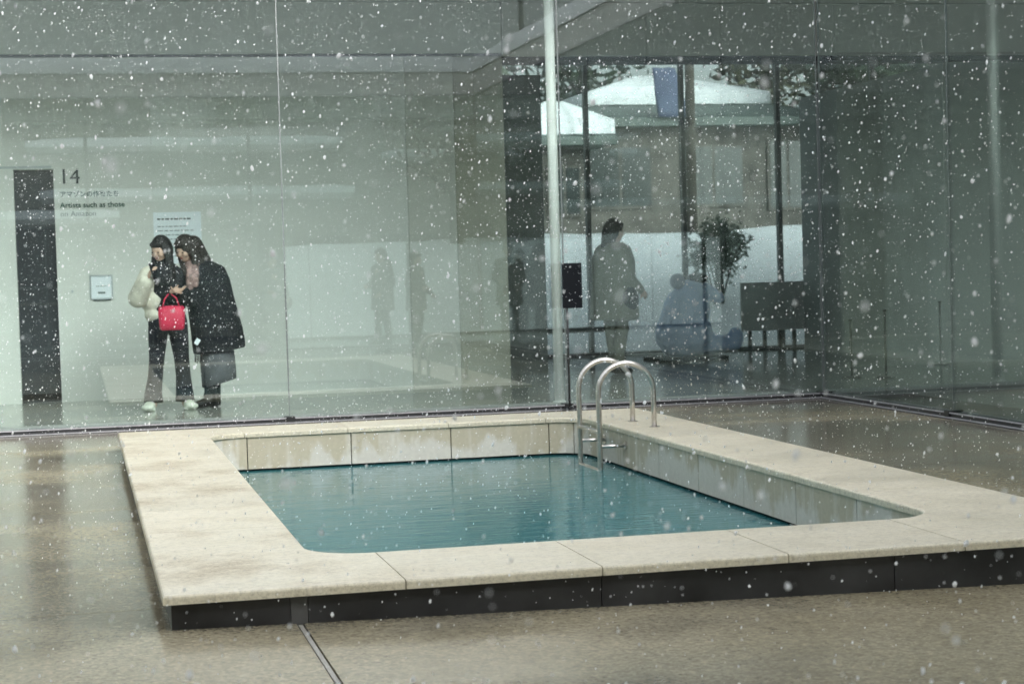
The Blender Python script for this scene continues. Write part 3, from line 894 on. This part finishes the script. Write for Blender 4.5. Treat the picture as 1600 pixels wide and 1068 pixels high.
def woman_right():
    o = Vector((1.0, 11.50, 0))
    root = empty('person', o, 'woman in long black coat and grey skirt leaning over her friend', 'person')
    Q = lambda x, y, z: o+Vector((x, y, z))
    b = MB()
    P, R = head(b, Q(-.225, -.05, 1.545), (-.60, -.70, -.42), .100)
    b.cap(Q(-.12, 0, 1.34), Q(-.20, -.02, 1.46), .052, .048)
    b.ell(Q(-.06, .02, 1.17), (.17, .11, .22)); b.ell(Q(.0, .02, .92), (.16, .12, .18))
    sl, sr = Q(-.20, -.04, 1.29), Q(.08, .03, 1.31)
    el, er = Q(-.20, -.16, 1.05), Q(.13, -.08, 1.05)
    wl, wr = Q(-.255, -.30, 1.13), Q(.12, -.04, .86)
    b.cap(sl, el, .046, .038); b.cap(el, wl, .036, .026); b.cap(sr, er, .046, .038); b.cap(er, wr, .036, .026)
    hand(b, wl, (-.9, -.2, .1), (0, -.3, .9), .7, 1); hand(b, wr, (-.15, .0, -.9), (-.8, 0, .1), .5, -1)
    for hx, kx, fx, fy in ((-.07, -.05, -.03, -.03), (.07, .06, .02, .07)):
        b.cap(Q(hx, .02, .88), Q(kx, fy*.5, .48), .085, .055); b.cap(Q(kx, fy*.5, .48), Q(fx, fy, .10), .052, .036)
        b.cap(Q(fx, fy, .05), Q(fx-.09, fy-.06, .035), .035, .028)
    remesh(b, 'body', 'skin', root, .008, 2)
    face_details(P, R, .100, root)
    h = MB()
    h.ell(P(0, .02, .02), (.104, .112, .122), R, 16, 12); h.ell(P(0, -.06, .075), (.07, .04, .032), R)
    h.cap(P(.086, .0, .0), Q(-.12, -.12, 1.25), .036, .034); h.cap(P(-.088, .0, .0), Q(-.235, -.11, 1.30), .03, .022)
    h.cap(P(.05, .08, .01), Q(-.03, .06, 1.37), .09, .085); h.cap(P(.07, .03, -.03), Q(-.03, -.05, 1.30), .05, .05)
    remesh(h, 'hair', 'hairbrown', root, .010, 2)
    # coat: cape-like, hunched back, flaring to the hem
    secs = [(-.10, .02, 1.425, .13, .11, 0), (-.06, .02, 1.36, .215, .155, 0), (-.025, .02, 1.24, .228, .17, 0), (.0, .02, 1.08, .230, .18, .016),
            (.03, .02, .90, .240, .19, .024), (.055, .02, .74, .246, .20, .03), (.07, .02, .60, .250, .205, .036), (.073, .02, .545, .244, .20, .038)]
    rg = []
    for k, (x, y, z, rx, ry, wb) in enumerate(secs):
        rr_ = ring(Q(x, y, z), rx, ry, 0, 36, wb, .6)
        if k >= 5:
            for p in rr_: p.z += -.05*((p.x-o.x-x)/rx) * (-1 if k < 0 else 1)*-.55
        rg.append(rr_)
    ct = MB().loft(rg)
    coat = remesh(ct, 'coat', 'navycoat', root, .012, 2)
    s = MB(); s.cap(sl, el, .075, .072); s.cap(el, wl, .070, .052); s.cap(sr, er, .085, .078); s.cap(er, wr, .072, .055)
    s.ell(Q(-.1, 0, 1.34), (.16, .11, .085))
    remesh(s, 'sleeves', 'navycoat', root, .012, 3)
    sc = MB(); sc.ell(Q(-.15, -.05, 1.385), (.095, .085, .055)); sc.cap(Q(-.19, -.12, 1.36), Q(-.20, -.17, 1.17), .040, .034); sc.cap(Q(-.14, -.13, 1.36), Q(-.145, -.185, 1.20), .036, .03)
    remesh(sc, 'scarf', 'scarf', root, .010, 2)
    rg = [ring(Q(.045, .02, .80), .16, .14), ring(Q(.05, .02, .60), .165, .15, wob=.02), ring(Q(.055, .02, .40), .168, .155, wob=.025, ph=.7), ring(Q(.06, .02, .235), .165, .155, wob=.03, ph=1.)]
    for p in rg[-1]: p.z += .04*((p.x-o.x-.06)/.165)
    MB().loft(rg).build('skirt', 'skirt', root)
    for fx, fy in ((-.03, -.03), (.02, .07)):
        bt = MB(); bt.cap(Q(fx, fy, .34), Q(fx, fy, .10), .066, .058); bt.ell(Q(fx-.01, fy, .11), (.062, .058, .07))
        bt.cap(Q(fx-.02, fy-.01, .06), Q(fx-.14, fy-.085, .036), .052, .036); bt.ell(Q(fx+.025, fy+.012, .05), (.036, .036, .055))
        bt.box(Q(fx-.002, fy-.02, .001), Q(fx+.05, fy+.035, .04))
        remesh(bt, 'boot', 'boot', root, .009, 2)
    return root

woman_left(); woman_right()
bag = empty('shoulder_bag', (.61, 11.16, .77), 'bright crimson fabric bag hanging in front of the two women', 'bag')
bb = MB(); rg = []
for z, w, dd in ((.775, .098, .035), (.79, .116, .046), (.86, .122, .054), (.94, .126, .045), (.985, .120, .026), (.997, .108, .015)):
    rg.append([Vector((.612+w*math.copysign(abs(math.cos(t))**.45, math.cos(t)), 11.16+dd*math.copysign(abs(math.sin(t))**.6, math.sin(t)), z+.012*math.sin(3*t)*(z > .9))) for t in [2*PI*k/24 for k in range(24)]])
bb.loft(rg).build('pouch', 'magenta', bag)
MB().tube([(.53, 11.16, .99), (.55, 11.17, 1.07), (.60, 11.20, 1.13), (.66, 11.18, 1.08), (.69, 11.16, .99)], .007, 8).build('strap', 'magenta', bag)
tas = empty('hanging_tassel', (.83, 11.22, .45), 'white tag and black tassel hanging beside the long coat', 'tag')
tg = MB().box((-.022, -.002, -.03), (.022, .002, .03)); Rm = Euler((0, math.radians(35), .2)).to_matrix()
tg.v = [Rm @ v+Vector((.845, 11.20, .655)) for v in tg.v]; tg.build('tag', 'paper', tas)
MB().tube([(.84, 11.22, .90), (.842, 11.21, .69)], .003, 6).build('cord', 'blackcloth', tas)
for k in range(6):
    x = .82+.012*k; MB().tube([(.842, 11.21, .63), (x, 11.21, .56), (x+random.uniform(-.006, .006), 11.21, .44+random.uniform(0, .03))], .004, 5).build('fringe', 'blackcloth', tas)

def visitor(loc, fwd, h, coat, legs, hairm, label, group=None, long_hair=False, hood=False, bag_=False, wide=1.):
    s = h/1.65
    root = empty('person', loc, label, 'person', group)
    T0 = frame(loc, fwd); T = lambda x, y, z: T0(x*s, y*s, z*s)
    b = MB(); f = Vector(fwd)
    P, R = head(b, T(0, -.02, 1.52), f+Vector((0, 0, -.12)), .100*s)
    b.cap(T(0, .01, 1.34), T(0, 0, 1.45), .05*s, .047*s)
    b.cap(T(0, .01, 1.22), T(0, .01, .95), .15*s, .14*s)
    arms = []
    for sd in (-1, 1):
        a, e, w = T(sd*.17, .01, 1.30), T(sd*.235, .02, 1.04), T(sd*(.16 if sd > 0 else .2), -.20, 1.00 if sd > 0 else .88)
        arms.append((a, e, w)); b.cap(a, e, .045*s, .038*s); b.cap(e, w, .036*s, .027*s)
        hand(b, w, (w-e), T(0, 0, 0)-T(sd, 0, 0), .8, sd, s)
        hx = sd*.085; st_ = -.05*sd
        b.cap(T(hx, 0, .88), T(hx*1.05, -.01, .48), .085*s, .055*s); b.cap(T(hx*1.05, -.01, .48), T(hx, st_, .09), .052*s, .036*s)
        b.cap(T(hx, st_, .05), T(hx*1.1, st_-.13, .035), .035*s, .028*s)
    remesh(b, 'body', 'skin', root, .013, 1)
    h_ = MB(); h_.ell(P(0, .022*s, .022*s), (.098*s, .104*s, .118*s), R, 14, 10); h_.ell(P(0, -.055*s, .072*s), (.07*s, .042*s, .03*s), R)
    if long_hair: h_.cap(P(0, .07*s, 0), T(0, .10, 1.22), .085*s, .07*s)
    else: h_.cap(P(0, .07*s, 0), T(0, .07, 1.42), .08*s, .05*s)
    remesh(h_, 'hair', hairm, root, .014, 2)
    c = MB()
    rg = []
    for z, rx, ry in ((1.40, .09, .08), (1.34, .18, .115), (1.2, .215, .15), (1.0, .21, .155), (.82, .225, .165), (.62, .24, .175), (.58, .235, .17)):
        g_ = []
        for k in range(20):
            t = 2*PI*k/20; g_.append(T(rx*wide*math.cos(t), ry*wide*math.sin(t)+.01, z+.008*math.sin(4*t)))
        rg.append(g_)
    c.loft(rg)
    for a, e, w in arms: c.cap(a, e, .078*s, .07*s); c.cap(e, w.lerp(e, .1), .068*s, .05*s)
    if hood: c.ell(T(0, .10, 1.38), (.12*s, .08*s, .09*s))
    remesh(c, 'coat', coat, root, .016, 3)
    t = MB()
    for sd in (-1, 1):
        hx = sd*.085; st_ = -.05*sd
        t.cap(T(hx, 0, .85), T(hx*1.05, -.01, .48), .10*s, .072*s); t.cap(T(hx*1.05, -.01, .48), T(hx, st_, .13), .07*s, .062*s)
    remesh(t, 'trousers', legs, root, .016, 2)
    for sd in (-1, 1):
        hx = sd*.085; st_ = -.05*sd; q = MB()
        q.cap(T(hx, st_+.02, .05), T(hx*1.1, st_-.15, .035), .047*s, .035*s); q.cap(T(hx, st_, .13), T(hx, st_, .05), .05*s, .048*s)
        remesh(q, 'shoe', 'boot', root, .012, 2)
    if bag_:
        k = MB()
        cx = T(-.27, .02, .80); k.ell(cx, (.10*s, .06*s, .13*s)); k.build('satchel', 'blackcloth', root)
        MB().tube([T(-.26, .02, .90), T(-.2, -.05, 1.2), T(-.12, .0, 1.38)], .012, 6).build('strap', 'blackcloth', root)
    return root
visitor((5.80, 13.9, 0), (.9, .4, 0), 1.80, 'olive', 'olive', 'hair', 'dark silhouetted visitor facing right beyond the white column', long_hair=True, bag_=True, wide=1.3)
vg = 'visitors mirrored in the glass'
visitor((3.0, -6.9, 0), (.3, 1, 0), 1.62, 'greycoat', 'denim', 'hair', 'faint visitor mirrored in the glass right of the first seam', vg, bag_=True)
visitor((4.95, -7.2, 0), (-.8, .5, 0), 1.68, 'olive', 'blackcloth', 'hair', 'faint visitor mirrored in the white wall, left of a pair', vg, hood=True)
visitor((5.45, -6.6, 0), (.7, .6, 0), 1.60, 'blackcloth', 'denim', 'hairbrown', 'faint visitor mirrored near the end of the white wall, right of a pair', vg, long_hair=True)
visitor((7.3, -7.5, 0), (-.3, 1, 0), 1.72, 'greycoat', 'denim', 'hair', 'faint visitor mirrored just left of the white column', vg)

# ------------------------------------------------------------------ things by the outer glass
bl = empty('blue_sculpture', (7.45, 16.4, 0), 'pale blue rounded seated sculpture on a low dark base behind the ladder', 'sculpture')
s = MB()
s.ell((7.46, 16.4, .34), (.40, .34, .34)); s.ell((7.50, 16.4, .62), (.33, .30, .34)); s.ell((7.58, 16.4, .84), (.24, .22, .22))
s.cap((7.62, 16.33, .20), (8.12, 16.25, .20), .15, .09); s.ell((8.12, 16.25, .27), (.11, .10, .14))
s.cap((7.75, 16.35, .90), (7.93, 16.33, .80), .10, .08); s.cap((7.25, 16.3, .62), (7.12, 16.3, .35), .12, .09)
remesh(s, 'body', 'paleblue', bl, .022, 4)
MB().ell((7.37, 16.34, 1.03), .105).build('ball', 'bluesteel', bl)
MB().ell((7.66, 16.38, 1.06), (.15, .14, .075)).build('cap', 'darkmetal', bl)
MB().box((7.0, 16.05, .0), (7.95, 16.75, .05)).build('base', 'black', bl, bevel=.01)
pn = empty('low_barrier', (10., 17.95, 0), 'low grey panel barrier on short posts in front of the snow bank', 'barrier')
for k, (a, b) in enumerate([(8.83, 9.62), (9.63, 10.42), (10.43, 11.22), (11.23, 11.98)]):
    MB().box((a, 17.93, .28), (b, 17.98, .96)).build('panel', 'panelgrey', pn)
for k in range(14):
    x = 8.95+k*.222; MB().box((x-.022, 17.93, .0), (x+.022, 17.98, .279)).build('post', 'darkmetal', pn)
MB().box((8.8, 17.90, .0), (12, 18.02, .03)).build('foot_rail', 'darkmetal', pn)
tb = empty('display_table', (6.1, 17.2, 0), 'low dark bench beneath the outer glass behind the column', 'bench')
MB().box((5.2, 17.0, .38), (6.9, 17.45, .44)).build('seat', 'darkmetal', tb, bevel=.008)
for x in (5.25, 6.80):
    for y in (17.04, 17.36): MB().box((x, y, 0), (x+.05, y+.05, .379)).build('leg', 'darkmetal', tb)

# ------------------------------------------------------------------ houses and trees outside
def house(name, label, x0, x1, y0, y1, zb, ze, zr, wall, roofm, snow_from=.45, face=-1, windows=()):
    h = empty(name, ((x0+x1)/2, (y0+y1)/2, zb), label, 'house')
    MB().box((x0+.5, y0+.5, zb), (x1-.5, y1-.5, ze)).build('wall', wall, h)
    ym = (y0+y1)/2; ins = (y1-y0)/2*.9
    e = [(x0, y0, ze), (x1, y0, ze), (x1, y1, ze), (x0, y1, ze)]; rdg = [(x0+ins, ym, zr), (x1-ins, ym, zr)]
    dn = [(x, y, z-.16) for x, y, z in e]
    rf = MB().add(e+rdg+dn, [(0, 1, 5, 4), (2, 3, 4, 5), (1, 2, 5), (3, 0, 4), (0, 6, 7, 1), (1, 7, 8, 2), (2, 8, 9, 3), (3, 9, 6, 0), (6, 9, 8, 7)]).build('roof', roofm, h)
    def lp(a, b, t): return tuple(a[i]+(b[i]-a[i])*t for i in range(3))
    k = snow_from; q = [lp(e[0], rdg[0], k), lp(e[1], rdg[1], k), lp(e[2], rdg[1], k), lp(e[3], rdg[0], k)]
    n = 18; t = .26; lo = []; hi = []
    def edge(a, b, m):
        return [Vector(lp(a, b, i/m))+Vector((0, 0, .02))+Vector((.08*noise.noise(Vector((i*.7, a[0], 0))), .10*noise.noise(Vector((i*.9, a[1], 5))), 0)) for i in range(m)]
    rim = edge(q[0], q[1], n)+edge(q[1], q[2], 6)+edge(q[2], q[3], n)+edge(q[3], q[0], 6)
    nr = len(rim); cx = Vector(((x0+x1)/2, ym, 0))
    mid = [p+Vector((0, 0, t)) for p in rim]
    top = []
    for i, p in enumerate(mid):
        xx = max(x0+ins, min(x1-ins, p.x)); top.append(Vector((xx, ym, zr+t+.05)))
    vs = rim+mid+top
    fs = [(i, (i+1) % nr, nr+(i+1) % nr, nr+i) for i in range(nr)]+[(nr+i, nr+(i+1) % nr, 2*nr+(i+1) % nr, 2*nr+i) for i in range(nr)]
    MB().add(vs, fs).build('roof_snow', 'snow', rf, smooth=True)
    yf = y0+.5 if face < 0 else y1-.5
    for (a, b, c, d_) in windows:
        lo_, hi_ = (yf-.05, yf+.02) if face < 0 else (yf-.02, yf+.05)
        w = MB().box((a, lo_, c), (b, hi_, d_)).build('window', 'wood', h)
        off = -.012 if face < 0 else .012
        for i in range(2):
            xa = a+.06+(b-a-.06)*i/2; xb_ = xa+(b-a)/2-.09
            MB().box((xa, min(lo_, lo_+off) if face < 0 else hi_-.001, c+.06), (xb_, lo_+.001 if face < 0 else hi_+off, d_-.06)).build('pane', 'shade', w)
    return h
house('garden_house', 'dark timber house with green metal roof half covered in snow', 9.0, 15.6, 29.5, 36, 1.4, 4.22, 5.10, 'wood', 'greenroof', .42, -1,
      [(10., 11.4, 2.4, 3.7), (12.0, 13.4, 2.4, 3.7), (13.9, 14.8, 2.3, 3.8)])
house('garden_shed', 'small shed with snow covered roof behind the white column', 7.9, 9.9, 27.4, 29.2, .9, 3.72, 4.15, 'wood', 'greenroof', .05, -1, [(8.6, 9.3, 2.2, 3.2)])
house('far_house', 'brown house with thick snow on its roof far behind the right glass', 16.5, 24, 30, 37, 1.4, 4.4, 6.2, 'beigewall', 'greenroof', .2, -1,
      [(17.8, 19.2, 2.3, 3.8), (20, 21.4, 2.3, 3.8)])
tpr = []
for k in range(8):
    z = 5.22-.14*k; w = .25+.012*k
    tpr.append([Vector((11.55+.02*k+w*math.cos(t), 29.55-.02*k+.07*math.sin(t)+.02*math.sin(3*t+k), z+.02*math.sin(4*t))) for t in [2*PI*j/20 for j in range(20)]])
tp = MB().loft(tpr).build('blue_reflection_shape', 'bluereflect')  # draped shape added in place of a blurred blue reflection
tag(tp, 'blue draped shape standing in for a blue reflection at the roof edge of the timber house', 'tarpaulin')

def tree(loc, h, r, label, leaf='leaf', n=5200, trunk_h=.3, group='trees behind the snow bank', seed=1):
    rnd = random.Random(seed); loc = Vector(loc)
    t = empty('evergreen_tree', loc, label, 'tree', group)
    tk = MB(); tk.tube([loc+Vector((0, 0, -.3)), loc+Vector((.05, .03, h*.3)), loc+Vector((-.04, .05, h*.6)), loc+Vector((.02, 0, h*.88))], [.20, .16, .10, .04], 9)
    for k in range(9):
        z = h*(trunk_h+.55*k/9); an = rnd.uniform(0, 2*PI); l = r*rnd.uniform(.5, .85)
        a = loc+Vector((0, 0, z)); tk.tube([a, a+Vector((math.cos(an)*l*.5, math.sin(an)*l*.5, l*.28)), a+Vector((math.cos(an)*l, math.sin(an)*l, l*.45))], [.06, .04, .015], 6)
    tk.build('trunk', 'bark', t)
    cl = []
    for k in range(26):
        z = rnd.uniform(trunk_h, 1); w = math.sin(PI*min(1, max(.06, (1.03-z)/(1.03-trunk_h)))**.8)*.9+.1
        an = rnd.uniform(0, 2*PI); d = r*w*math.sqrt(rnd.random())*.8
        cl.append((loc+Vector((math.cos(an)*d, math.sin(an)*d, h*z)), r*rnd.uniform(.22, .42)))
    cr = MB(); vs = []; fs = []
    for k in range(n):
        c, rad = rnd.choice(cl)
        v = Vector((rnd.gauss(0, 1), rnd.gauss(0, 1), rnd.gauss(0, .7))).normalized()*rad*rnd.uniform(.55, 1.05)
        p = c+v; u = Vector((rnd.gauss(0, 1), rnd.gauss(0, 1), rnd.gauss(0, 1))).normalized(); w = u.orthogonal().normalized(); s = rnd.uniform(.09, .2)
        i = len(vs); vs += [p-u*s, p+w*s*.5, p+u*s, p-w*s*.5]; fs.append((i, i+1, i+2, i+3))
    cr.add(vs, fs).build('crown', leaf, t, smooth=False)
    return t
tr_specs = [((6.3, 27.5, 1.5), 6.5, 1.7, 'dark evergreen tree directly left of the snowy shed', 'leaf'),
            ((8.2, 35., 1.7), 9.5, 3.4, 'tall dark evergreen between shed and timber house', 'leaf'),
            ((4.2, 26., .6), 7., 2., 'olive coloured tree behind the end of the white wall', 'leaf2'),
            ((15.9, 28.5, 1.7), 7., 1.9, 'dark evergreen tree right of the timber house', 'leaf'),
            ((12.5, 39., 1.7), 10., 3.8, 'tall evergreen tree rising behind the timber house', 'leaf'),
            ((19.5, 28., 1.7), 7., 2.2, 'wide evergreen tree in front of the far brown house', 'leaf'),
            ((17.2, 38.5, 1.7), 10., 3.8, 'tall evergreen tree behind and right of the timber house', 'leaf2'),
            ((24., 30., 1.7), 9., 3., 'evergreen tree farthest to the right in the garden', 'leaf')]
for i, (l, h, r, lab, lf) in enumerate(tr_specs): tree(l, h, r, lab, lf, seed=i+3)
po = MB().tube([(10.87, 26, 1.6), (10.9, 26, 6.2)], [.10, .085], 12).build('utility_pole', 'bark')
tag(po, 'dark timber pole standing on the snow bank', 'pole')
sh = empty('garden_shrub', (9.68, 21.2, .95), 'dark bare shrub with snow at its foot on the bank', 'shrub')
rnd = random.Random(5); bq = MB(); lv = MB(); vs = []; fs = []
for k in range(16):
    a = Vector((9.68+rnd.uniform(-.1, .1), 21.2, .6)); e = Vector((9.68+rnd.uniform(-.32, .32), 21.2+rnd.uniform(-.3, .3), 1.2+rnd.uniform(.2, .62)))
    bq.tube([a, a.lerp(e, .5)+Vector((0, 0, .06)), e], [.018, .012, .006], 5)
    for q in range(150):
        p = e+Vector((rnd.gauss(0, .09), rnd.gauss(0, .09), rnd.gauss(-.12, .13))); u = Vector((rnd.gauss(0, 1), rnd.gauss(0, 1), rnd.gauss(0, 1))).normalized(); w = u.orthogonal().normalized(); s = rnd.uniform(.025, .06)
        i = len(vs); vs += [p-u*s, p+w*s*.5, p+u*s, p-w*s*.5]; fs.append((i, i+1, i+2, i+3))
bq.build('stems', 'bark', sh); lv.add(vs, fs).build('leaves', 'leaf', sh, smooth=False)

# the street side, seen only in the glass
ap = empty('street_building', (2.5, -24, 0), 'long beige building with snow covered canopies mirrored in the glass', 'building')
MB().box((-14, -30, -.1), (22, -22.2, 9)).build('wall', 'beigewall', ap)
for (x0, x1, z, dpt) in ((-1.3, 6.3, 4.36, .9), (-1.0, 6.6, 3.15, .6), (-9, .8, 2.65, .6), (7.5, 14, 4.0, .8)):
    cn = MB().box((x0, -22.19, z), (x1, -22.19+dpt, z+.12)).build('canopy', 'panelgrey', ap)
    snow_slab(x0, -22.18, x1, -22.19+dpt, z+.122, .22, cn, 'canopy_snow')
for k in range(13):
    x = -11+k*2.3
    for z0, z1 in ((.6, 2.2), (4.9, 6.3)):
        w = MB().box((x, -22.2, z0), (x+1.5, -22.14, z1)).build('window', 'darkmetal', ap)
        for i in range(2):
            MB().box((x+.06+.72*i, -22.139, z0+.06), (x+.06+.72*i+.66, -22.125, z1-.06)).build('pane', 'shade', w)
for i, (x, y, lab) in enumerate([(8.4, -17.5, 'olive street tree mirrored left of the white column'), (11.5, -18.5, 'dark street tree mirrored behind the white column'), (-6, -18, 'dark street tree mirrored at the far left')]):
    tree((x, y, 1.2), 7.5, 2.2, lab, 'leaf2' if i == 0 else 'leaf', 2200, .25, 'street trees mirrored in the glass', 40+i)

# ------------------------------------------------------------------ falling snow
rnd = random.Random(11)
iv = []; ifs = []
for ax_ in range(3):                                   # a flake: three small crossing hexagons
    o_ = len(iv)
    for k in range(6):
        c__, s__ = math.cos(PI*k/3+ax_), math.sin(PI*k/3+ax_)
        iv.append(Vector((c__, s__, 0)) if ax_ == 0 else Vector((0, c__, s__)) if ax_ == 1 else Vector((s__, 0, c__)))
    ifs.append(tuple(range(o_, o_+6)))
import numpy as np
rng = np.random.default_rng(11)
NF = 120000
P_ = np.column_stack([rng.uniform(LX+.1, GX-.1, NF), rng.uniform(OY+.15, GY-.1, NF), rng.uniform(.02, 5.2, NF)])
over = (P_[:, 2] < .16) & (P_[:, 0] > -.05) & (P_[:, 0] < PW+.05) & (P_[:, 1] > -.05) & (P_[:, 1] < PD+.05)
P_[over, 2] += .3
rad = .0016*np.exp(rng.normal(0, .58, NF)); big_ = rng.random(NF) < .02; rad[big_] *= 1.9
rad = np.minimum(rad, .0085)
ok = np.linalg.norm(P_-np.array(CAM), axis=1) > 1.6
P_, rad = P_[ok], rad[ok]; NF = len(P_)
ax_ = np.column_stack([rng.normal(-.25, .2, NF), rng.normal(0, .2, NF), -np.ones(NF)]); ax_ /= np.linalg.norm(ax_, axis=1)[:, None]
IV = np.array([tuple(v) for v in iv])                      # 18 x 3
q = IV[None]*rad[:, None, None]*rng.uniform(.7, 1.15, (NF, len(IV), 1))
th = rng.uniform(0, 2*PI, NF); cz, sz = np.cos(th)[:, None], np.sin(th)[:, None]
q = np.stack([q[..., 0]*cz-q[..., 1]*sz, q[..., 0]*sz+q[..., 1]*cz, q[..., 2]], -1)
q += ax_[:, None]*((q*ax_[:, None]).sum(-1)*(rng.uniform(1., 1.8, NF)-1)[:, None])[..., None]
V_ = (P_[:, None]+q).reshape(-1, 3)
F_ = (np.arange(NF)[:, None, None]*len(IV)+np.array(ifs)[None]).reshape(-1)
me = bpy.data.meshes.new('falling_snow')
me.vertices.add(len(V_)); me.vertices.foreach_set('co', V_.astype(np.float32).ravel())
me.loops.add(len(F_)); me.loops.foreach_set('vertex_index', F_.astype(np.int32))
nf_ = len(F_)//6
me.polygons.add(nf_); me.polygons.foreach_set('loop_start', (np.arange(nf_)*6).astype(np.int32))
me.update(calc_edges=True); me.validate()
me.materials.append(M['flake'])
fl = bpy.data.objects.new('falling_snow', me); COL.objects.link(fl)
tag(fl, 'snowflakes drifting down through the courtyard', 'snow', kind='stuff')
